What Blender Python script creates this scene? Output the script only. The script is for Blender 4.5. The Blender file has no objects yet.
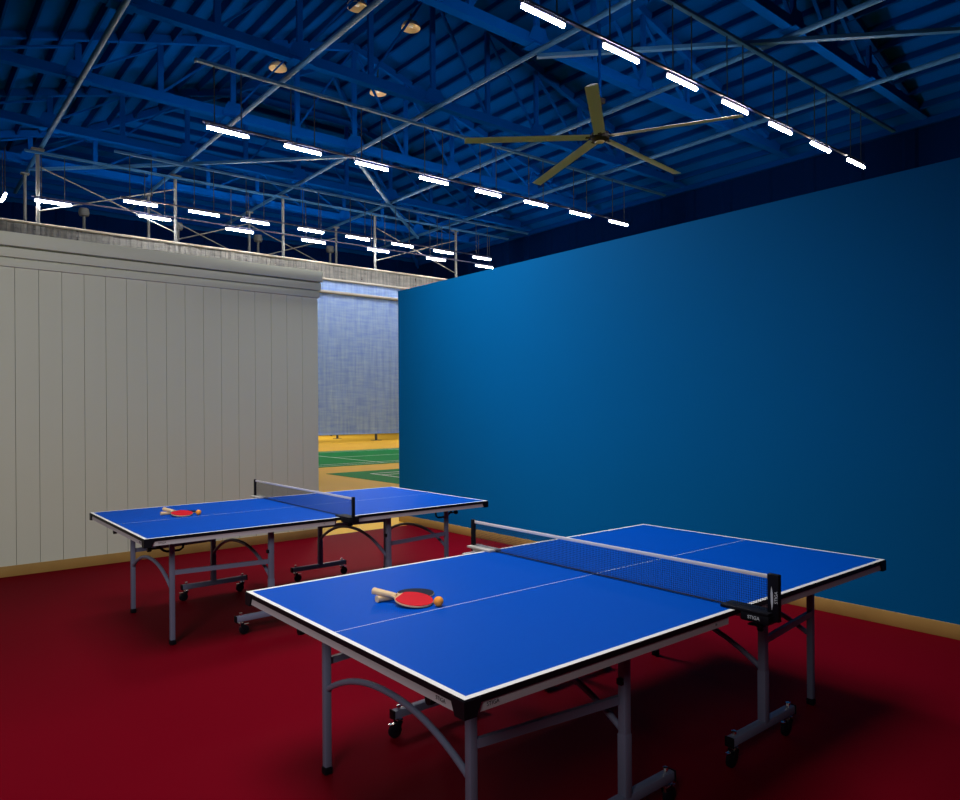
import bpy, bmesh, math, random
from mathutils import Vector, Matrix, Euler
random.seed(7)
sc = bpy.context.scene
COL = sc.collection
PI = math.pi
# ------------------------------------------------------------------ helpers
def mat(name, col, rough=.5, metal=0., spec=.5, noise=0., nscale=20., emit=None, strength=0., bump=0., coat=0.):
    m = bpy.data.materials.new(name); m.use_nodes = True
    nt = m.node_tree; b = nt.nodes['Principled BSDF']
    b.inputs['Base Color'].default_value = (*col, 1)
    b.inputs['Roughness'].default_value = rough
    b.inputs['Metallic'].default_value = metal
    b.inputs['Specular IOR Level'].default_value = spec
    b.inputs['Coat Weight'].default_value = coat
    if noise or bump:
        tc = nt.nodes.new('ShaderNodeTexCoord'); n = nt.nodes.new('ShaderNodeTexNoise')
        n.inputs['Scale'].default_value = nscale; n.inputs['Detail'].default_value = 4
        nt.links.new(tc.outputs['Object'], n.inputs['Vector'])
        if noise:
            mr = nt.nodes.new('ShaderNodeMapRange')
            mr.inputs[3].default_value = 1-noise; mr.inputs[4].default_value = 1+noise
            nt.links.new(n.outputs['Fac'], mr.inputs[0])
            mx = nt.nodes.new('ShaderNodeVectorMath'); mx.operation = 'SCALE'
            mx.inputs[0].default_value = col
            nt.links.new(mr.outputs[0], mx.inputs['Scale'])
            nt.links.new(mx.outputs[0], b.inputs['Base Color'])
        if bump:
            bp = nt.nodes.new('ShaderNodeBump'); bp.inputs['Strength'].default_value = bump
            bp.inputs['Distance'].default_value = .002
            nt.links.new(n.outputs['Fac'], bp.inputs['Height'])
            nt.links.new(bp.outputs[0], b.inputs['Normal'])
    if emit:
        b.inputs['Emission Color'].default_value = (*emit, 1)
        b.inputs['Emission Strength'].default_value = strength
    return m

class MB:
    """collects shapes, builds ONE mesh object"""
    def __init__(s): s.bm = bmesh.new()
    def _t(s, vs, M):
        if M is not None: bmesh.ops.transform(s.bm, matrix=M, verts=vs)
    def box(s, c, d, M=None, mi=0, bev=0.):
        r = bmesh.ops.create_cube(s.bm, size=1, matrix=Matrix.Translation(c) @ Matrix.Diagonal((d[0], d[1], d[2], 1)))
        vs = r['verts']; fs = set(f for v in vs for f in v.link_faces)
        if bev > 0:
            es = list(set(e for v in vs for e in v.link_edges))
            q = bmesh.ops.bevel(s.bm, geom=es, offset=bev, segments=2, affect='EDGES', profile=.5)
            fs = set(f for v in q['verts'] for f in v.link_faces) | set(f for f in fs if f.is_valid)
            vs = list(set(v for f in fs for v in f.verts))
        for f in fs: f.material_index = mi
        s._t(vs, M); return s
    def beam(s, a, b, w, h, up=(0, 0, 1), mi=0):
        """rectangular bar from a to b, w sideways, h along up"""
        a = Vector(a); b = Vector(b); d = b-a; L = d.length; z = d/L
        u = Vector(up); x = u.cross(z)
        if x.length < 1e-4: x = Vector((1, 0, 0))
        x.normalize(); y = z.cross(x)
        R = Matrix((x, y, z)).transposed().to_4x4()
        return s.box((0, 0, 0), (w, h, L), Matrix.Translation((a+b)/2) @ R, mi)
    def tube(s, pts, r, seg=10, mi=0, cap=True):
        pts = [Vector(p) for p in pts]; rings = []; n = len(pts)
        rr = r if isinstance(r, (list, tuple)) else [r]*n
        t0 = (pts[1]-pts[0]).normalized()
        ref = Vector((0, 0, 1)) if abs(t0.z) < .9 else Vector((1, 0, 0))
        x = ref.cross(t0).normalized()
        for i, p in enumerate(pts):
            t = (pts[min(i+1, n-1)]-pts[max(i-1, 0)]).normalized()
            x = (x - t*x.dot(t)).normalized(); y = t.cross(x)
            rings.append([s.bm.verts.new(p+(x*math.cos(2*PI*k/seg)+y*math.sin(2*PI*k/seg))*rr[i]) for k in range(seg)])
        for i in range(n-1):
            for k in range(seg):
                f = s.bm.faces.new((rings[i][k], rings[i][(k+1) % seg], rings[i+1][(k+1) % seg], rings[i+1][k]))
                f.smooth = True; f.material_index = mi
        if cap:
            for f in (s.bm.faces.new(rings[0][::-1]), s.bm.faces.new(rings[-1])): f.material_index = mi
        return s
    def lathe(s, prof, c=(0, 0, 0), seg=24, mi=0, M=None):
        """prof: list of (r,z)"""
        rings = []; vs = []
        for r, z in prof:
            if r < 1e-6:
                v = s.bm.verts.new((c[0], c[1], c[2]+z)); rings.append([v]); vs.append(v)
            else:
                q = [s.bm.verts.new((c[0]+r*math.cos(2*PI*k/seg), c[1]+r*math.sin(2*PI*k/seg), c[2]+z)) for k in range(seg)]
                rings.append(q); vs += q
        for a, b in zip(rings, rings[1:]):
            for k in range(seg):
                k2 = (k+1) % seg
                if len(a) == 1 and len(b) == 1: continue
                if len(a) == 1: f = s.bm.faces.new((a[0], b[k2], b[k]))
                elif len(b) == 1: f = s.bm.faces.new((a[k], a[k2], b[0]))
                else: f = s.bm.faces.new((a[k], a[k2], b[k2], b[k]))
                f.smooth = True; f.material_index = mi
        s._t(vs, M); return s
    def prism(s, poly, z0, z1, mi=0, M=None, poly2=None, smooth=False):
        poly2 = poly2 or poly
        a = [s.bm.verts.new((x, y, z0)) for x, y in poly]; b = [s.bm.verts.new((x, y, z1)) for x, y in poly2]
        n = len(a); fs = [s.bm.faces.new(a[::-1]), s.bm.faces.new(b)]
        for i in range(n):
            f = s.bm.faces.new((a[i], a[(i+1) % n], b[(i+1) % n], b[i])); f.smooth = smooth; fs.append(f)
        for f in fs: f.material_index = mi
        s._t(a+b, M); return s
    def quad(s, pts, mi=0):
        f = s.bm.faces.new([s.bm.verts.new(p) for p in pts]); f.material_index = mi; return s
    def build(s, name, m, parent=None, fix=True, loc=None):
        if fix: bmesh.ops.recalc_face_normals(s.bm, faces=s.bm.faces[:])
        me = bpy.data.meshes.new(name); s.bm.to_mesh(me); s.bm.free()
        for q in (m if isinstance(m, (list, tuple)) else [m]): me.materials.append(q)
        me.set_sharp_from_angle(angle=math.radians(40))
        o = bpy.data.objects.new(name, me); COL.objects.link(o)
        if parent: o.parent = parent
        if loc: o.location = loc
        return o

def tag(o, label, cat, group=None, kind=None):
    o['label'] = label; o['category'] = cat
    if group: o['group'] = group
    if kind: o['kind'] = kind
    return o
def thing(name, label, cat, loc=(0, 0, 0), rotz=0., group=None):
    o = bpy.data.objects.new(name, None); COL.objects.link(o)
    o.location = loc; o.rotation_euler = (0, 0, rotz); o.empty_display_size = .1
    return tag(o, label, cat, group)
def struct(o): o['kind'] = 'structure'; return o
def copy_tree(o, parent=None):
    c = o.copy(); COL.objects.link(c)
    if parent: c.parent = parent
    for ch in list(o.children): copy_tree(ch, c)
    return c
def text(body, size, name, m, parent, M, depth=.0006):
    cu = bpy.data.curves.new(name, 'FONT'); cu.body = body; cu.size = size; cu.extrude = depth
    cu.align_x = 'CENTER'; cu.align_y = 'CENTER'
    t = bpy.data.objects.new(name+'_tmp', cu); COL.objects.link(t)
    dg = bpy.context.evaluated_depsgraph_get(); me = bpy.data.meshes.new_from_object(t.evaluated_get(dg))
    bpy.data.objects.remove(t); bpy.data.curves.remove(cu)
    me.transform(M); me.name = name; me.materials.clear(); me.materials.append(m)
    o = bpy.data.objects.new(name, me); COL.objects.link(o); o.parent = parent
    return o
def frame(o, x, y):
    """matrix whose local x,y axes are given directions, origin o"""
    x = Vector(x).normalized(); y = Vector(y).normalized(); z = x.cross(y)
    return Matrix.Translation(o) @ Matrix((x, y, z)).transposed().to_4x4()
ORD = ['first', 'second', 'third', 'fourth', 'fifth', 'sixth', 'seventh', 'eighth', 'ninth', 'tenth', 'eleventh', 'twelfth']

# ------------------------------------------------------------------ materials
M_floor = mat('red_vinyl', (.14, .0004, .007), rough=.6, spec=.016, noise=.10, nscale=.7, bump=.05)
M_hallfloor = mat('yellow_sports_floor', (.84, .50, .055), rough=.5, spec=.05, noise=.05, nscale=.6)
M_green = mat('green_court', (.002, .24, .055), rough=.6, spec=.04, noise=.06, nscale=1.5)
M_white = mat('white_line', (.82, .82, .82), rough=.5)
M_trim = mat('ochre_wood', (.42, .25, .07), rough=.5, noise=.15, nscale=6)
M_bluewall = mat('blue_partition_paint', (.0, .118, .36), rough=.6, spec=.04, noise=.02, nscale=2)
M_grey = mat('grey_panel', (.68, .70, .585), rough=.6, spec=.15, noise=.02, nscale=3)
M_seam = mat('panel_seam', (.30, .295, .28), rough=.7)
M_deck = mat('blue_roof_deck', (.0002, .044, .255), rough=.7, spec=.0, noise=.08, nscale=.8)
M_purlin = mat('shade_toned_roof_blue', (.0002, .022, .15), rough=.7, spec=.0)  # roof blue darkened: the purlins' shade is put into the colour
M_steel = mat('blue_truss_paint', (.0004, .047, .29), rough=.55, spec=.0, noise=.06, nscale=2)
M_pipe = mat('highlight_toned_pipe_blue', (.02, .088, .25), rough=.5, spec=.12)  # truss blue made paler: highlights on the pipes are put into the colour
M_navy = mat('navy_wall_sheet', (.0002, .006, .045), rough=.7, spec=.0)
M_post = mat('grey_steel', (.10, .115, .14), rough=.5, metal=.0, spec=.2)
M_wire = mat('black_wire', (.006, .01, .03), rough=.6)
M_track = mat('dark_trunking', (.006, .012, .06), rough=.5)
M_cream = mat('cream_rail', (.27, .28, .29), rough=.6, spec=.2)
M_tube = mat('glowing_tube', (1, .95, .85), emit=(1, .89, .72), strength=210)
M_fan = mat('fan_alloy', (.27, .33, .45), rough=.5, spec=.1)
M_black = mat('black_plastic', (.006, .006, .010), rough=.45, spec=.12)
M_bolt = mat('bright_zinc', (.75, .75, .74), rough=.25, metal=1.)
M_top = mat('blue_table_surface', (.0, .074, .50), rough=.52, spec=.02, noise=.015, nscale=60)
M_apron = mat('grey_lilac_steel', (.50, .475, .53), rough=.45, spec=.2)
M_leg = mat('slate_steel', (.17, .19, .30), rough=.42, spec=.35)
M_ltgrey = mat('light_grey_metal', (.55, .54, .52), rough=.4, metal=.3)
M_netcord = mat('black_net_cord', (.01, .01, .013), rough=.8)
M_tape = mat('white_net_tape', (.78, .76, .78), rough=.7)
M_print = mat('dark_print', (.07, .065, .075), rough=.6)
M_printw = mat('pale_print', (.55, .60, .68), rough=.6)
M_wood = mat('pale_wood', (.80, .58, .34), rough=.55, spec=.1, noise=.1, nscale=60)
M_red = mat('red_rubber', (.62, .010, .025), rough=.55, spec=.05)
M_blk = mat('black_rubber', (.008, .010, .026), rough=.55, spec=.05)
M_ball = mat('orange_ball', (1., .36, .05), rough=.45, spec=.2)
M_lampin = mat('cream_reflector', (.85, .68, .45), rough=.4)

# curtain: woven blue net with streaks
def curtain_mat(name, c1, c2, alpha):
    m = bpy.data.materials.new(name); m.use_nodes = True; nt = m.node_tree; N = nt.nodes; Lk = nt.links
    b = N['Principled BSDF']; b.inputs['Roughness'].default_value = .8
    tc = N.new('ShaderNodeTexCoord')
    def streak(sx, sz):
        mp = N.new('ShaderNodeMapping'); mp.inputs['Scale'].default_value = (sx, 1, sz)
        Lk.new(tc.outputs['Object'], mp.inputs['Vector'])
        n = N.new('ShaderNodeTexNoise'); n.inputs['Scale'].default_value = 1; n.inputs['Detail'].default_value = 3
        Lk.new(mp.outputs[0], n.inputs['Vector']); return n
    a = streak(9, .8); c = streak(1.2, 9)
    ad = N.new('ShaderNodeMath'); ad.operation = 'ADD'; Lk.new(a.outputs['Fac'], ad.inputs[0]); Lk.new(c.outputs['Fac'], ad.inputs[1])
    cr = N.new('ShaderNodeMapRange'); cr.inputs[1].default_value = .62; cr.inputs[2].default_value = 1.35
    Lk.new(ad.outputs[0], cr.inputs[0])
    mx = N.new('ShaderNodeMix'); mx.data_type = 'RGBA'
    mx.inputs['A'].default_value = (*c1, 1); mx.inputs['B'].default_value = (*c2, 1)
    Lk.new(cr.outputs[0], mx.inputs['Factor']); Lk.new(mx.outputs['Result'], b.inputs['Base Color'])
    b.inputs['Alpha'].default_value = alpha
    return m
M_curtain = curtain_mat('blue_net_weave', (.16, .30, .92), (.38, .58, 1.), .82)
M_bandnet = curtain_mat('pale_net_weave', (.15, .165, .19), (.34, .36, .40), .6)

# corrugated sheet for the hall walls: geometry ribs are separate vertical folds in the mesh
def ribbed_wall(name, a, b, z0, z1, m, pitch=1.8, depth=.04):
    """vertical sheet from a to b (x,y) with trapezoid ribs"""
    a = Vector((a[0], a[1], 0)); b = Vector((b[0], b[1], 0)); d = (b-a); L = d.length; d /= L; n = Vector((-d.y, d.x, 0))
    q = MB(); s = 0.; pts = []
    while s < L:
        for ds, off in ((0, 0), (pitch*.7, 0), (pitch*.76, depth), (pitch*.94, depth)):
            if s+ds <= L: pts.append(a+d*(s+ds)+n*off)
        s += pitch
    pts.append(b)
    for p, r in zip(pts, pts[1:]):
        q.quad(((p.x, p.y, z0), (r.x, r.y, z0), (r.x, r.y, z1), (p.x, p.y, z1)))
    return struct(q.build(name, m, fix=False))

# ------------------------------------------------------------------ room constants
UB = 5.449          # blue partition plane
VG = 8.014          # grey panel wall plane
UW0, UW1 = -4., 28.  # hall side walls
VW0, VW1 = -6., 40.5
ZC, ZA, UA = 11.51, 15.80, 13.9   # truss chord height, ridge height, ridge position
KR = (ZA-ZC)/(UW1-UA)
VH = VW1-(UW1-UA)   # hip point on the ridge
def zroof(u, v):
    z = ZA-KR*abs(u-UA)
    return min(z, ZC+KR*(VW1-v))

# ------------------------------------------------------------------ setting
o = struct(MB().box(((UB+UW0)/2, (VG+VW0)/2, -.05), (UB-UW0, VG-VW0, .1)).build('floor', M_floor))
o = struct(MB().box(((UW0+UW1)/2, (VG+VW1)/2, -.05), (UW1-UW0, VW1-VG, .1))
           .box(((UB+UW1)/2, (VG+VW0)/2, -.05), (UW1-UB, VG-VW0, .1)).build('floor.001', M_hallfloor))
# grey panel wall (left): boards with recessed seams
GE = 4.052; W0 = UW0
q = MB()
ZG = 3.09
xs = []
while True:
    x = 3.847 - .1943*len(xs)
    if x < UW0: break
    xs.append(x)
xs = xs[::-1]; edges = [UW0]+xs+[GE]
for a, b in zip(edges, edges[1:]):
    q.box(((a+b)/2, VG+.025, ZG/2), (b-a-.004, .05, ZG), bev=0)
q.box(((UW0+GE)/2, VG+.045, ZG/2), (GE-UW0, .05, ZG-.001), mi=1)
wl = struct(q.build('wall_left', [M_grey, M_seam]))
for i, (z0, z1, pr_) in enumerate(((2.905, 2.978, .024), (2.994, 3.079, .044), (3.097, 3.222, .066))):
    struct(MB().box(((UW0+GE+pr_*.6)/2, VG+.05-pr_/2-.02, (z0+z1)/2), (GE-UW0+pr_*.6, .10+pr_-.04, z1-z0), bev=.003).build('trim_%d' % (i+1), M_grey))
struct(MB().box(((UW0+GE)/2, VG-.006, .05), (GE-UW0, .012, .10), bev=.002).build('baseboard_left', M_trim))
# blue partition (right)
VE = 8.375
struct(MB().box((UB+.05, (VE+VW0)/2, 3.1755/2), (.10, VE-VW0, 3.1755)).build('wall_right', M_bluewall))
struct(MB().box((UB-.006, (VE+VW0)/2, .05), (.012, VE-VW0-.001, .10), bev=.002).build('baseboard_right', M_trim))
# hall shell
ribbed_wall('wall_back', (UW1, VW1), (UW0, VW1), 0, ZC+.3, M_navy)
ribbed_wall('wall_side', (UW1, VW0), (UW1, VW1), 0, ZC+.2, M_navy)
ribbed_wall('wall_west', (UW0, VW1), (UW0, VW0), 0, ZC+.2, M_navy)
q = MB(); q.quad(((UW0, VW0, 0), (UW1, VW0, 0), (UW1, VW0, ZC), (UA, VW0, ZA), (UW0, VW0, ZA-KR*(UA-UW0))))
struct(q.build('wall_front', M_navy, fix=False))
# roof deck with purlins as its parts
q = MB()
zw = ZA-KR*(UA-UW0)
q.quad(((UA, VW0, ZA), (UW1, VW0, ZC), (UW1, VW1, ZC), (UA, VH, ZA)))
q.quad(((UA, VW0, ZA), (UA, VH, ZA), (2*UA-UW1, VW1, ZC), (UW0, VW1, zw), (UW0, VW0, zw)))
q.quad(((UA, VH, ZA), (UW1, VW1, ZC), (2*UA-UW1, VW1, ZC)))
ceil = struct(q.build('ceiling', M_deck, fix=False))
step = .80
for side in (1, -1):
    n = 18 if side == 1 else 23
    for i in range(n):
        du = .35+i*step
        u = UA+side*du
        if not UW0 < u < UW1-.2: continue
        v1 = VH+du if du < UW1-UA else VW1
        z = ZA-KR*du
        nrm = Vector((side*KR, 0, 1)).normalized(); c = Vector((u, 0, z))-nrm*.13
        MB().beam((c.x, VW0, c.z), (c.x, v1-.1, c.z), .07, .24, up=nrm).build('purlin', M_purlin, ceil)
for i in range(18):
    dv = .5+i*step
    v = VH+dv
    if v > VW1-.2: break
    nrm = Vector((0, KR, 1)).normalized(); c = Vector((0, v, ZA-KR*dv))-nrm*.13
    MB().beam((UA-dv+.1, c.y, c.z), (UA+dv-.1, c.y, c.z), .07, .24, up=nrm).build('purlin', M_purlin, ceil)
for s in (1, -1):
    MB().beam((UA, VH, ZA-.22), (UA+s*(UW1-UA), VW1, ZC-.22), .12, .3).build('hip_rafter', M_steel, ceil)
MB().beam((UW1-.16, VW0, ZC-.12), (UW1-.16, VW1, ZC-.12), .16, .22).build('eave_beam', M_purlin, ceil)

# ------------------------------------------------------------------ roof trusses
TV = [9.4, 14.3, 19.2, 24.35, 29.2, 33.75]
NS = 2.354
tn = ['nearest of the blue roof trusses, its end meeting the dark wall at far right',
      'blue roof truss passing just behind the large ceiling fan, second nearest',
      'third nearest blue roof truss, running below the front hip of the roof',
      'blue roof truss over the second row of tube lights, fourth nearest',
      'blue roof truss just in front of the steel post row, fifth nearest',
      'farthest of the blue roof trusses, behind the grey post row']
for ti, v in enumerate(TV):
    t = thing('roof_truss', tn[ti], 'roof truss', (UA, v, ZC), 0)
    hs = UW1-UA-.02; zt = min(ZA, zroof(UA, v))-ZC-.34
    zb = .16
    def ztop(x): return min(ZA-ZC-KR*abs(x)-.34, zt)
    MB().box((0, -.055, zb-.02), (2*hs, .09, .30)).box((0, .055, zb-.02), (2*hs, .09, .30)).box((0, 0, zb-.16), (2*hs, .26, .03)).build('bottom_chord', M_steel, t)
    for s in (1, -1):
        xk = hs if zt > (ZA-ZC-.35) else (ZA-ZC-.34-zt)/KR
        a = 0 if zt > (ZA-ZC-.35) else (ZA-ZC-.34-zt)/KR
        MB().beam((s*a, 0, ztop(a)), (s*hs, 0, .03), .16, .26).build('top_chord', M_steel, t)
    if a > 0:
        MB().beam((-a, 0, zt), (a, 0, zt), .16, .26).build('ridge_chord', M_steel, t)
    for k in range(-5, 6):
        x = k*NS; zz = ztop(x)
        MB().box((x, 0, (zz+zb)/2), (.17, .10, zz-zb)).build('web_post', M_steel, t)
        if abs(k) < 5:
            s = 1 if k >= 0 else -1
            for sg in ((1, -1) if k == 0 else (s,)):
                MB().beam((x, .04, ztop(x)-.05), (x+sg*NS, .04, zb+.1), .06, .10, up=(0, 1, 0)).build('web_diagonal', M_steel, t)
        if k % 2 == 0:
            MB().prism([(-.42, -.10), (.42, -.10), (.22, .32), (-.22, .32)], -.012, .012, M=Matrix.Translation((x, -.11, zb+.05)) @ Matrix.Rotation(PI/2, 4, 'X')).build('gusset_plate', M_steel, t)
    for k in (-4, -2, 0, 2, 4):
        MB().box((k*NS, 0, zb-.185), (.62, .46, .02)).build('node_plate', M_steel, t)
# longitudinal tie pipes at the chord nodes
for i, (u, nm) in enumerate(((UA-4*NS, 'leftmost of the long blue tie pipes under the roof trusses'),
                (UA-2*NS, 'second from left of the long blue tie pipes under the trusses'),
                (UA, 'middle one of the long blue tie pipes, below the ridge'),
                (UA+2*NS, 'second from right of the long blue tie pipes under the trusses'),
                (UA+4*NS, 'rightmost of the long blue tie pipes, nearest the dark side wall'))):
    tag(MB().tube([(u, 2.0, ZC-.10), (u, 38.2, ZC-.10)], .075, 10).build('tie_pipe', M_pipe), nm, 'tie pipe')
U = lambda k: UA+k*NS
diag = [((U(0), TV[1]), (U(2), TV[0]), 'from the fan truss towards the nearest truss, upper right'),
        ((U(2), TV[0]), (U(4), 4.5), 'leaving the picture at its top right corner'),
        ((U(0), TV[3]), (U(-2), TV[4]), 'above the left end of the second light row'),
        ((U(-2), TV[4]), (U(-4), TV[5]), 'running down to the leftmost steel post'),
        ((U(0), TV[3]), (U(2), TV[4]), 'crossing above the middle of the second light row'),
        ((U(2), TV[4]), (U(4), TV[5]), 'ending behind the rightmost steel post')]
for a, b, nm in diag:
    tag(MB().beam((a[0], a[1], ZC-.235), (b[0], b[1], ZC-.235), .14, .10).build('brace_bar', M_pipe), 'flat blue diagonal roof brace '+nm, 'brace')

# ------------------------------------------------------------------ lights
Lz = 9.37
ROWS = [
 ([(10.15, 10.24), (12.56, 10.25), (14.83, 10.24), (17.13, 10.22), (19.42, 10.20), (21.78, 10.18), (24.13, 10.15)], 'in the nearest row'),
 ([(7.44, 20.1), (9.70, 20.07), (12.08, 20.05), (14.5, 20.0), (16.90, 19.95), (19.22, 19.86), (21.63, 19.8), (23.93, 19.74)], 'in the second row across mid ceiling'),
 ([(7.42, 29.05), (9.75, 28.97), (11.85, 29.0), (14.33, 28.93), (16.62, 28.86), (19.02, 28.8), (21.44, 28.8), (23.91, 28.78)], 'in the third row before the posts'),
 ([(4.84, 30.96), (8.42, 30.88), (11.89, 30.80), (15.32, 30.67), (18.71, 30.5), (22.16, 30.42), (25.42, 30.40)], 'in the lowest row over the grey wall')]
proto = None
RAILZ = 11.12
def make_light():
    t = thing('tube_light', '', 'ceiling light')
    MB().tube([(-.58, 0, 0), (.58, 0, 0)], .039, 12).build('tube', M_tube, t)
    MB().box((0, 0, .075), (1.22, .06, .05), bev=.008).build('housing', M_track, t)
    for s in (-1, 1):
        MB().tube([(s*.38, 0, .11), (s*.38, 0, RAILZ-Lz)], .017, 6).build('suspension_wire', M_wire, t)
    return t
for ri, (row, where) in enumerate(ROWS):
    for i, (u, v) in enumerate(row):
        t = proto if (proto and ri == 0 and i == 0) else (copy_tree(proto) if proto else make_light())
        if proto is None: proto = t
        t.location = (u, v, Lz)
        if ri == 3: t.rotation_euler = (0, 0, -.02)
        tag(t, '%s from left of the glowing tube lights %s' % (ORD[i], where), 'ceiling light', 'suspended tube lights')
    a, b = row[0], row[-1]
    tag(MB().beam((a[0]-.7, a[1], Lz+.14), (b[0]+.7, b[1], Lz+.14), .07, .05).build('lighting_track', M_track), 'dark trunking joining the tube lights '+where, 'lighting track')
    tag(MB().beam((max(a[0]-.9, 1), a[1]+.0, RAILZ+.03), (27.2, b[1], RAILZ+.03), .12, .08).build('ceiling_rail', M_pipe), 'thin blue rail above the tube lights '+where, 'rail')
t = copy_tree(proto); t.location = (3.32, 31.3, Lz); t.rotation_euler = (0, 0, PI/2)
tag(t, 'tube light turned crosswise at the left picture edge above the grey wall', 'ceiling light', 'suspended tube lights')

# high bay dome lamps close under the deck
for (u, v, z), nm in (((12.15, 21.05, 14.95), 'cream dome lamp at the top edge, beside a blue pipe'),
                  ((14.45, 21.27, 15.1), 'roundest cream dome lamp, right of the others near the top'),
                  ((11.73, 26.40, 14.75), 'leftmost cream dome lamp high under the roof'),
                  ((15.40, 25.05, 14.35), 'half hidden cream dome lamp low between blue web posts')):
    t = thing('dome_lamp', nm, 'dome lamp', (u, v, z), 0, 'high bay dome lamps')
    MB().lathe([(.34, 0), (.33, .06), (.27, .17), (.15, .24), (.0, .25)], seg=28).build('shade', M_lampin, t)
    MB().lathe([(0, .04), (.07, .05), (.09, .12), (.05, .2), (0, .22)], seg=16).build('bulb', M_white, t)
    MB().tube([(0, 0, .24), (0, 0, zroof(u, v)-z-.01)], .03, 8).build('stem', M_wire, t)

# ------------------------------------------------------------------ ceiling fan
FZ = 8.76
t = thing('ceiling_fan', 'huge five bladed grey ceiling fan hanging over the blue partition', 'ceiling fan', (14.68, 12.71, FZ))
for k in range(5):
    a = math.radians(2+72*k)
    R = Matrix.Rotation(a, 4, 'Z') @ Matrix.Rotation(math.radians(3.2), 4, 'Y') @ Matrix.Rotation(math.radians(9), 4, 'X')
    prof = [(-.15, -.004), (-.09, .016), (0, .026), (.09, .014), (.15, -.006), (.06, -.012), (-.06, -.012)]
    M = R @ Matrix.Translation((.30, 0, 0)) @ Matrix(((0, 0, 1, 0), (1, 0, 0, 0), (0, 1, 0, 0), (0, 0, 0, 1)))
    b = MB().prism(prof, 0, 3.32, M=M, smooth=True).build('blade', M_fan, t)
    MB().box((.27, 0, .0), (.26, .10, .03), M=R).build('blade_bracket', M_black, b)
MB().lathe([(0, -.12), (.16, -.11), (.24, -.06), (.26, .02), (.22, .10), (.12, .13), (.12, .36), (.05, .40), (0, .40)], seg=28).build('hub', M_black, t)
MB().lathe([(0, -.15), (.10, -.145), (.12, -.12), (0, -.119)], seg=24).build('hub_cap', M_ltgrey, t)
MB().tube([(0, 0, .38), (0, 0, .95)], .05, 10).box((0, 0, .95), (.2, .2, .12)).build('downrod', M_black, t)
MB().tube([(0, 0, .95), (0, 0, ZC-FZ+.3)], .04, 8).build('hanger', M_purlin, t)
MB().box((0, .2, ZC-FZ+.32), (.34, 3.4, .14)).build('mounting_beam', M_purlin, t)

# ------------------------------------------------------------------ far court hall: posts, braces, net, curtain
PV = 31.15
pu = [4.37, 9.30, 14.04, 18.91, 24.03]
for i, u in enumerate(pu):
    t = thing('steel_post', '%s from left of the thick grey posts standing up behind the pale net band' % ORD[i], 'post', (u, PV, 0), 0, 'front row of steel posts')
    MB().tube([(0, 0, .02), (0, 0, ZC-.24)], .065, 14).build('shaft', M_post, t)
    MB().box((0, 0, ZC-.202), (.42, .34, .05)).build('cap_plate', M_post, t)
    MB().box((0, 0, .012), (.4, .4, .024)).build('base_plate', M_post, t)
pu2 = [4.4, 9.16, 13.83, 18.6]
for i, u in enumerate(pu2):
    t = thing('steel_post', '%s from left of the thinner grey posts in the row behind the thick ones' % ORD[i], 'post', (u, 34.6, 0), 0, 'second row of steel posts')
    MB().tube([(0, 0, .02), (0, 0, ZC-.24)], .06, 12).build('shaft', M_post, t)
    MB().box((0, 0, ZC-.202), (.3, .26, .05)).build('cap_plate', M_post, t)
    MB().box((0, 0, .012), (.34, .34, .024)).build('base_plate', M_post, t)
for i, u in enumerate((7.2, 11.47, 15.68, 20.03)):
    t = thing('round_capped_post', '%s from left of the farthest slim posts with a round cap by the navy wall' % ORD[i], 'post', (u, 38., 0), 0, 'farthest posts')
    MB().tube([(0, 0, .02), (0, 0, 10.9)], .065, 12).build('shaft', M_post, t)
    MB().lathe([(0, 10.75), (.2, 10.76), (.24, 10.9), (.2, 11.1), (0, 11.12)], seg=16).build('cap', M_post, t)
def brace(a, b, nm, r=.026):
    tag(MB().tube([a, b], r, 8).build('brace_rod', M_post), nm, 'brace', 'crossing brace rods between the steel posts')
zl, zh = 9.0, 10.75
sp = ['first and second', 'second and third', 'third and fourth', 'fourth and fifth']
for i in (0, 3):
    brace((pu[i], PV+.11, zh), (pu[i+1], PV+.11, zl), 'grey brace rod falling to the right between the %s thick posts' % sp[i])
    brace((pu[i], PV-.11, zl), (pu[i+1], PV-.11, zh), 'grey brace rod rising to the right between the %s thick posts' % sp[i])
for i in (1, 2):
    brace((pu2[i], 34.7, zh), (pu2[i+1], 34.7, zl), 'grey brace rod falling to the right between the %s thin posts behind' % sp[i])
    brace((pu2[i], 34.5, zl), (pu2[i+1], 34.5, zh), 'grey brace rod rising to the right between the %s thin posts behind' % sp[i])
# net band and its rails in the plane of the posts
CV = PV-.22
x0, x1 = UW0+.2, 27.4
t = thing('net_curtain', 'tall blue woven net curtain seen through the gap between the walls', 'net curtain', ((x0+x1)/2, CV, 0))
w = x1-x0
def drape(z0, z1, amp, n):
    q = MB(); prev = None
    for i in range(n+1):
        x = -w/2+w*i/n
        y = amp*math.sin(i*1.9)+amp*.5*math.sin(i*.7+1)
        cur = (x, y)
        if prev: 
            f = q.bm.faces.new([q.bm.verts.new(p) for p in ((prev[0], prev[1], z0), (x, y, z0), (x, y, z1), (prev[0], prev[1], z1))])
            f.smooth = True
        prev = cur
    bmesh.ops.remove_doubles(q.bm, verts=q.bm.verts[:], dist=1e-4)
    return q
drape(.35, 7.72, .03, 260).build('curtain_cloth', M_curtain, t, fix=False)
drape(7.72, 8.45, .02, 260).build('upper_net', M_bandnet, t, fix=False)
for z, r in ((8.47, .05), (7.73, .06), (7.13, .075)):
    MB().tube([(-w/2, -.09, z), (w/2, -.09, z)], r, 8).build('rail', M_cream, t)
MB().tube([(-w/2, 0, .37), (w/2, 0, .37)], .04, 6).build('bottom_hem', M_curtain, t)
q = MB()
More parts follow.
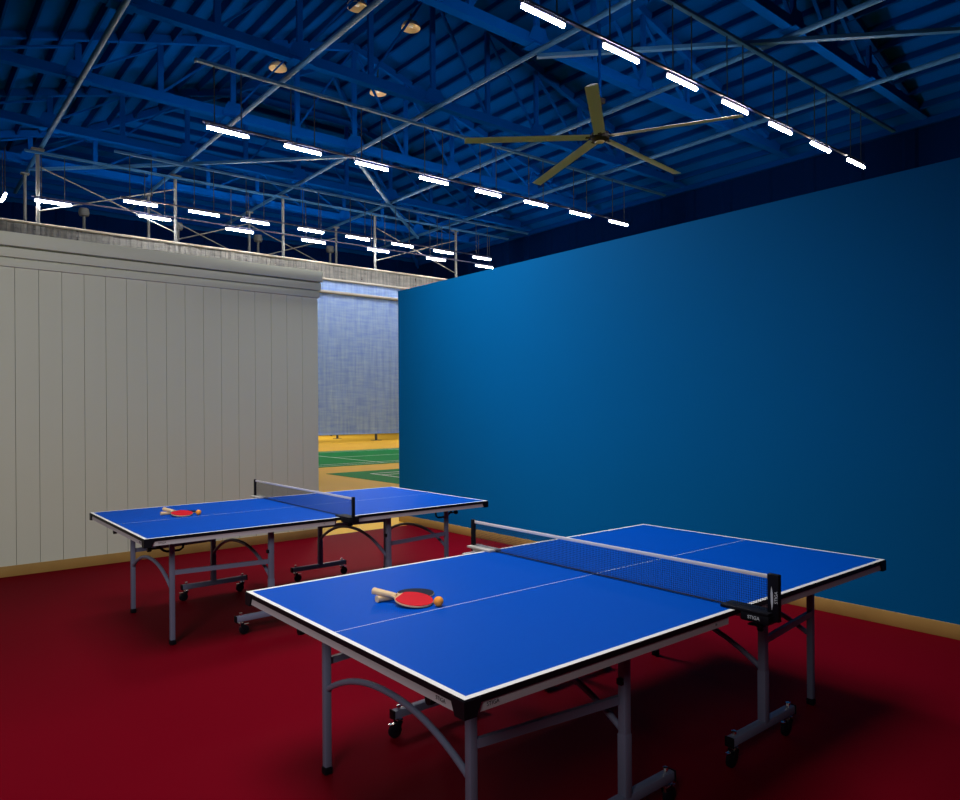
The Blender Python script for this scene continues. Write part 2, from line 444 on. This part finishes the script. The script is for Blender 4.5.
for i in range(150):
    x = -w/2+w*(i+.5)/150+random.uniform(-.03, .03)
    q.box((x, -.03, 8.1), (.018, .012, .7))
q.build('net_cords', M_post, t)
# badminton courts: green mats with painted lines
def court(name, u0, u1, v0, v1, lines, label):
    t = tag(MB().box(((u0+u1)/2, (v0+v1)/2, .003), (u1-u0, v1-v0, .006)).build(name, M_green), label, 'court')
    q = MB()
    for a, b, c, d in lines:
        q.box(((a+b)/2, (c+d)/2, .0075), (b-a, d-c, .003))
    q.build('court_lines', M_white, t)
lw = .05
def court_lines(u0, u1, v0, v1):
    um, vm = (u0+u1)/2, (v0+v1)/2
    L = [(u0, u1, v0, v0+lw), (u0, u1, v1-lw, v1), (u0, u0+lw, v0, v1), (u1-lw, u1, v0, v1)]
    L += [(u0, u1, v0+.46, v0+.46+lw), (u0, u1, v1-.46-lw, v1-.46)]
    for s in (-1, 1):
        L += [(um+s*1.98-lw/2, um+s*1.98+lw/2, v0, v1), (um+s*5.94-lw/2, um+s*5.94+lw/2, v0, v1)]
    L += [(u0, um-1.98, vm-lw/2, vm+lw/2), (um+1.98, u1, vm-lw/2, vm+lw/2)]
    return L
court('badminton_court', 1.6, 17.6, 17.55, 24.2, court_lines(2.4, 15.8, 17.8, 23.95), 'farther green badminton court beyond the gap, a broad band')
court('badminton_court', 8.15, 23.3, 9.1, 15.73, court_lines(8.92, 22.3, 9.4, 15.0), 'nearer green badminton court whose pointed corner shows in the gap')

# ------------------------------------------------------------------ table tennis tables
L2, W2, TZ = 1.37, .7625, .76
def make_table():
    t = thing('table_tennis_table', '', 'table')
    for s in (1, -1):
        # tabletop half: blue with white border and centre line, black edge band
        q = MB(); bm = q.bm
        xs = [.003, 1.35, 1.37]; ys = [-W2, -W2+.02, -.0015, .0015, W2-.02, W2]
        g = [[bm.verts.new((s*x, y, TZ)) for y in ys] for x in xs]
        for i in range(2):
            for j in range(5):
                f = bm.faces.new((g[i][j], g[i+1][j], g[i+1][j+1], g[i][j+1]))
                f.material_index = 1 if (i == 1 or j in (0, 2, 4)) else 0
        zb = TZ-.020
        q.box((s*(.003+1.37)/2, 0, (TZ+zb)/2-.0006), (1.367, 2*W2, .0195), mi=2)
        q.build('tabletop', [M_top, M_white, M_black], t, fix=False)
        # steel apron on three sides
        q = MB(); ah = .029; az = zb-ah/2
        q.box((s*(1.37-.014), 0, az), (.018, 2*W2-.012, ah))
        for sy in (1, -1):
            q.box((s*(.075+1.347)/2, sy*(W2-.014), az), (1.272, .018, ah))
        q.box((s*.06, 0, az), (.02, 2*W2-.06, ah))
        q.box((s*.72, 0, az+.004), (.03, 2*W2-.06, .02)).box((s*.7, .25, az+.004), (1.25, .03, .02)).box((s*.7, -.25, az+.004), (1.25, .03, .02))
        ap = q.build('apron', M_apron, t)
        # corner guards
        for sy in (1, -1):
            a, b, th_ = .066, .044, .022
            def Lp(n): return [(0, 0), (-n, 0), (-n, -th_), (-th_, -th_), (-th_, -n), (0, -n)]
            mm = Matrix.Translation((s*(L2+.003), sy*(W2+.003), 0)) @ Matrix.Diagonal((s, sy, 1, 1))
            MB().prism(Lp(b), .705, .7555, M=mm, poly2=Lp(a)).build('corner_guard', M_black, t)
        for sy in (1, -1):
            # end leg with foot cap
            lg = MB().box((s*1.13, sy*.49, (.03+.738)/2), (.032, .032, .708), bev=.006).build('leg', M_leg, t)
            MB().box((s*1.13, sy*.49, .016), (.037, .037, .032), bev=.005).build('foot_cap', M_black, lg)
            # wheel leg with sleeve, caster bar and two casters
            wx, wy = s*.487, sy*.585
            wl_ = MB().box((wx, wy, (.10+.735)/2), (.036, .036, .635), bev=.006).build('wheel_leg', M_leg, t)
            MB().box((wx, wy, .235), (.040, .040, .24), bev=.006).build('sleeve', M_leg, wl_)
            MB().box((wx-.024, wy, .548), (.016, .024, .024), bev=.003).build('pivot_knob', M_black, wl_)
            cb = MB().box((s*.475, wy, .112), (.535, .040, .040), bev=.008).build('caster_bar', M_leg, t)
            for ex in (.207, .743):
                MB().box((s*ex, wy, .112), (.006, .044, .044), bev=.002).build('end_cap', M_black, cb)
            for cx in (.243, .707):
                X = s*cx; off = .022*(1 if (s*sy) > 0 else -1)
                fk = MB()
                fk.tube([(X, wy, .055), (X, wy, .14)], .007, 8, mi=1).lathe([(0, .14), (.011, .14), (.011, .150), (0, .152)], c=(X, wy, 0), seg=8, mi=1)
                fk.box((X, wy, .080), (.034, .034, .008), bev=.002, mi=1)
                for d in (-.017, .017):
                    fk.beam((X, wy+d, .080), (X+off, wy+d, .036), .003, .026, up=(1, 0, 0))
                fk.box((X+off*1.8, wy, .068), (.030, .016, .005), mi=1)
                c = fk.build('caster', [M_black, M_bolt], t)
                MB().lathe([(0, -.012), (.026, -.012), (.033, -.008), (.034, 0), (.033, .008), (.026, .012), (0, .012)], seg=22,
                           M=Matrix.Translation((X+off, wy, .0342)) @ Matrix.Rotation(PI/2, 4, 'X')).build('wheel', M_black, c)
        # arched braces across the table
        for ax, hy, pk in ((1.13, .475, .49), (.487, .57, .535)):
            pts = [(s*ax, hy*math.cos(PI*i/24), .365+(pk-.365)*math.sin(PI*i/24)**1.15) for i in range(25)]
            pts = [(s*ax, -hy+2*hy*i/24, .365+(pk-.365)*(1-abs(-1+2*i/24)**2.2)) for i in range(25)]
            MB().tube(pts, .0125, 10).build('arch_brace', M_leg, t)
        for sy in (1, -1):
            MB().beam((s*1.115, sy*.497, .475), (s*.50, sy*.57, .475), .018, .030).build('side_rail', M_leg, t)
            q = MB()
            q.tube([(s*1.03, sy*.455, .715), (s*1.05, sy*.455, .625), (s*1.07, sy*.455, .612), (s*1.15, sy*.455, .612), (s*1.17, sy*.455, .62), (s*1.27, sy*.46, .705), (s*1.31, sy*.46, .712)], .008, 8)
            q.tube([(s*1.20, sy*.455, .64), (s*1.255, sy*.455, .64)], .006, 8)
            q.lathe([(0, -.012), (.016, -.012), (.018, 0), (.016, .012), (0, .012)], seg=12, M=Matrix.Translation((s*1.262, sy*.455, .64)) @ Matrix.Rotation(PI/2, 4, 'Y'))
            q.build('latch_lever', M_black, t)
        # printed marks on the apron next to the guards
        if s == -1:
            text('STIGA', .017, 'printed_mark', M_print, ap, frame((-L2+.105, -W2+.0045, az), (1, 0, 0), (0, 0, 1)))
            text('STIGA', .017, 'printed_mark', M_print, ap, frame((-L2+.0045, -W2+.115, az), (0, -1, 0), (0, 0, 1)))
            text('16', .013, 'printed_mark', M_print, ap, frame((-.16, -W2+.0045, az), (1, 0, 0), (0, 0, 1)))
    return t
def make_net(wide):
    t = thing('table_tennis_net', '', 'net')
    H0, H1, HW = TZ+.006, TZ+.1505, .880
    q = MB(); n = 190
    for i in range(n+1):
        y = -HW+2*HW*i/n; q.box((0, y, (H0+H1)/2), (.0010, .0010, H1-H0))
    for j in range(16):
        z = H0+(H1-H0-.012)*j/15; q.box((0, 0, z), (.0010, 2*HW, .0010))
    q.build('net_mesh', M_netcord, t, fix=False)
    MB().box((0, 0, H1-.0065), (.005, 2*HW-.004, .015), bev=.001).build('top_tape', M_tape, t)
    MB().tube([(0, -HW, H0), (0, HW, H0)], .0028, 6).build('bottom_cord', M_netcord, t)
    for s in (1, -1):
        y = s*(HW+(.022 if (wide and s == -1) else .012))
        pw = (.022, .046) if (wide and s == -1) else (.018, .026)
        p = MB().box((0, y, TZ+.068), (pw[0], pw[1], .178), bev=.003).build('post', M_black, t)
        q = MB().box((0, s*.80, TZ+.007), (.085, .20, .012), bev=.003)
        if s == -1: q.box((0, s*.845, TZ-.014), (.085, .115, .032), bev=.003)
        else: q.box((0, s*.82, TZ-.008), (.05, .10, .018), bev=.003)
        q.box((0, s*.83, TZ-.050), (.03, .06, .006), bev=.002).box((0, s*.845, TZ-.036), (.03, .012, .04))
        cl = q.build('clamp', M_black if s == -1 else M_ltgrey, t)
        if s == 1:
            MB().box((-.01, .875, TZ-.033), (.11, .08, .006), bev=.002).build('clamp_plate', M_ltgrey, cl)
        elif wide:
            sw = [(-.001, -.05), (.004, -.02), (.003, .012), (-.003, .04), (-.006, .012), (-.005, -.02)]
            MB().prism(sw, 0, .0008, M=frame((-.0112, y+.002, TZ+.072), (0, -1, 0), (0, 0, 1))).build('emblem', M_printw, p)
            text('STIGA', .017, 'lettering', M_printw, p, frame((-.0113, y-.014, TZ+.072), (0, 0, 1), (0, 1, 0)))
            text('STIGA', .018, 'lettering', M_printw, cl, frame((-.0432, -.842, TZ-.013), (0, -1, 0), (0, 0, 1)))
    return t
NEAR = (2.5638, 2.2847, 0); FAR = (2.5759, 5.4535, 0)
t1 = make_table(); t1.location = NEAR
tag(t1, 'nearer blue table tennis table on grey metal legs with casters', 'table', 'table tennis tables')
t2 = copy_tree(t1); t2.location = FAR
tag(t2, 'farther blue table tennis table, close to the grey panel wall', 'table', 'table tennis tables')
n1 = make_net(True); n1.location = NEAR
tag(n1, 'black net with white top tape clamped across the nearer table', 'net', 'table tennis nets')
n2 = make_net(False); n2.location = FAR
tag(n2, 'black net with white top tape clamped across the farther table', 'net', 'table tennis nets')

# ------------------------------------------------------------------ bats and balls
def make_bat(top):
    """local frame: blade centre at origin, handle along +x, lying flat, bottom at z=0"""
    t = thing('table_tennis_bat', '', 'bat')
    def head(sc_, n=40):
        pts = []
        for i in range(n):
            a = 2*PI*i/n; x = math.cos(a)*.079; y = math.sin(a)*.075
            pts.append((x*sc_, y*sc_))
        return pts
    blade = head(1.0)
    MB().prism(blade, .0022, .0082, smooth=True).prism([(.06, .036), (.085, .018), (.10, .0135), (.10, -.0135), (.085, -.018), (.06, -.036)], .0022, .0082).build('blade', M_wood, t)
    rub = [(min(x, .064), y) for x, y in head(.985)]
    MB().prism(rub, .0082, .0104, smooth=True).build('top_rubber', top, t)
    MB().prism(rub, .0, .0022, smooth=True).build('bottom_rubber', M_blk if top is M_red else M_red, t)
    prof = [(.078, .0122, .0085), (.10, .0135, .0105), (.14, .0140, .0115), (.165, .0150, .0120), (.182, .0170, .0130)]
    q = MB(); rings = []
    for x, hw, hh in prof:
        rings.append([q.bm.verts.new((x, hw*math.copysign(abs(math.cos(2*PI*k/16))**.7, math.cos(2*PI*k/16)), .0052+hh*math.copysign(abs(math.sin(2*PI*k/16))**.8, math.sin(2*PI*k/16)))) for k in range(16)])
    for a, b in zip(rings, rings[1:]):
        for k in range(16):
            q.bm.faces.new((a[k], a[(k+1) % 16], b[(k+1) % 16], b[k])).smooth = True
    q.bm.faces.new(rings[0]); q.bm.faces.new(rings[-1])
    q.build('handle', M_wood, t)
    return t
def ball(loc, label):
    tag(MB().lathe([(.02*math.sin(PI*i/20), -.02*math.cos(PI*i/20)) for i in range(21)], seg=32).build('table_tennis_ball', M_ball, loc=loc), label, 'ball', 'table tennis balls')
def place(o, base, dx, dy, z, ang, pitch=0., roll=0.):
    o.location = (base[0]+dx, base[1]+dy, TZ+z)
    o.rotation_euler = Euler((roll, pitch, ang), 'XYZ')
red = make_bat(M_red); blk = make_bat(M_blk)
HZ = .0085
def hand_ang(dx, dy): return math.atan2(dy, dx)
place(blk, NEAR, -.852, .226, .0027, hand_ang(-.16, .012), pitch=-.03)
tag(blk, 'black faced bat half under the red one on the nearer table', 'bat', 'table tennis bats')
place(red, NEAR, -.934, .119, .0125, hand_ang(-.088, .140), pitch=-.13, roll=-.06)
tag(red, 'red faced bat lying on the black one on the nearer table', 'bat', 'table tennis bats')
blk2 = copy_tree(blk); place(blk2, FAR, -.815, .235, .0027, hand_ang(-.155, .005), pitch=-.03)
tag(blk2, 'black faced bat almost hidden under the red one on the farther table', 'bat', 'table tennis bats')
red2 = copy_tree(red); place(red2, FAR, -.882, .112, .0125, hand_ang(-.075, .150), pitch=-.13, roll=-.06)
tag(red2, 'red faced bat with pale handle on the farther table', 'bat', 'table tennis bats')
ball((NEAR[0]-.879, NEAR[1]+.026, TZ+.0205), 'orange ball beside the bats on the nearer table')
ball((FAR[0]-.776, FAR[1]+.06, TZ+.0205), 'orange ball beside the bats on the farther table')

# ------------------------------------------------------------------ unseen area lights
def area(name, loc, target, size, power, col, sy=None, spread=180):
    l = bpy.data.lights.new(name, 'AREA'); l.energy = power; l.color = col; l.size = size
    if sy: l.shape = 'RECTANGLE'; l.size_y = sy
    l.spread = math.radians(spread)
    o = bpy.data.objects.new(name, l); COL.objects.link(o); o.location = loc
    o.rotation_euler = (Vector(target)-Vector(loc)).to_track_quat('-Z', 'Y').to_euler()
    return o
area('unseen_room_light', (3.2, 7.4, 6.9), (5.0, 5.7, 1.2), 1.4, 95, (1, .97, .94), spread=75)
area('unseen_room_light', (0.7, 2.9, 6.6), (1.4, 2.8, 0), 3.0, 88, (1, .97, .94), spread=92)
area('unseen_room_light', (-3.2, -.8, 4.2), (1.5, 8, 2.8), 2.2, 112, (1, .97, .92), spread=100)  # added fill that brightens the grey wall and the table fronts
area('hidden_fill_light', (17.5, 36.2, 7.6), (17.5, 36.2, 0), 2.0, 260, (1, .93, .82), sy=.4, spread=120)  # added behind the curtain to brighten the floor strip under its hem

# ------------------------------------------------------------------ world, camera, view
w = bpy.data.worlds.new('world'); sc.world = w; w.use_nodes = True
w.node_tree.nodes['Background'].inputs[0].default_value = (.02, .03, .05, 1)
w.node_tree.nodes['Background'].inputs[1].default_value = .0
cam = bpy.data.cameras.new('camera'); co = bpy.data.objects.new('camera', cam); COL.objects.link(co)
TH, ROLL = .6893, -.0064
cam.sensor_width = 36; cam.lens = 719.14/960*36; cam.shift_y = 8.85/960; cam.clip_end = 200; cam.clip_start = .05
right = Vector((math.cos(TH), -math.sin(TH), 0)); fwd = Vector((math.sin(TH), math.cos(TH), 0)); up = Vector((0, 0, 1))
Rm = Matrix((right, up, -fwd)).transposed() @ Matrix.Rotation(ROLL, 3, 'Z')
co.matrix_world = Matrix.Translation((0, 0, 1.5435)) @ Rm.to_4x4()
sc.camera = co
sc.view_settings.view_transform = 'Standard'; sc.view_settings.look = 'None'
sc.view_settings.exposure = 0; sc.view_settings.gamma = 1; sc.view_settings.use_curve_mapping = False
try:
    sc.cycles.use_denoising = True; sc.cycles.max_bounces = 8; sc.cycles.diffuse_bounces = 5; sc.cycles.transparent_max_bounces = 16
    sc.cycles.sample_clamp_indirect = 8; sc.cycles.use_light_tree = True
except Exception: pass
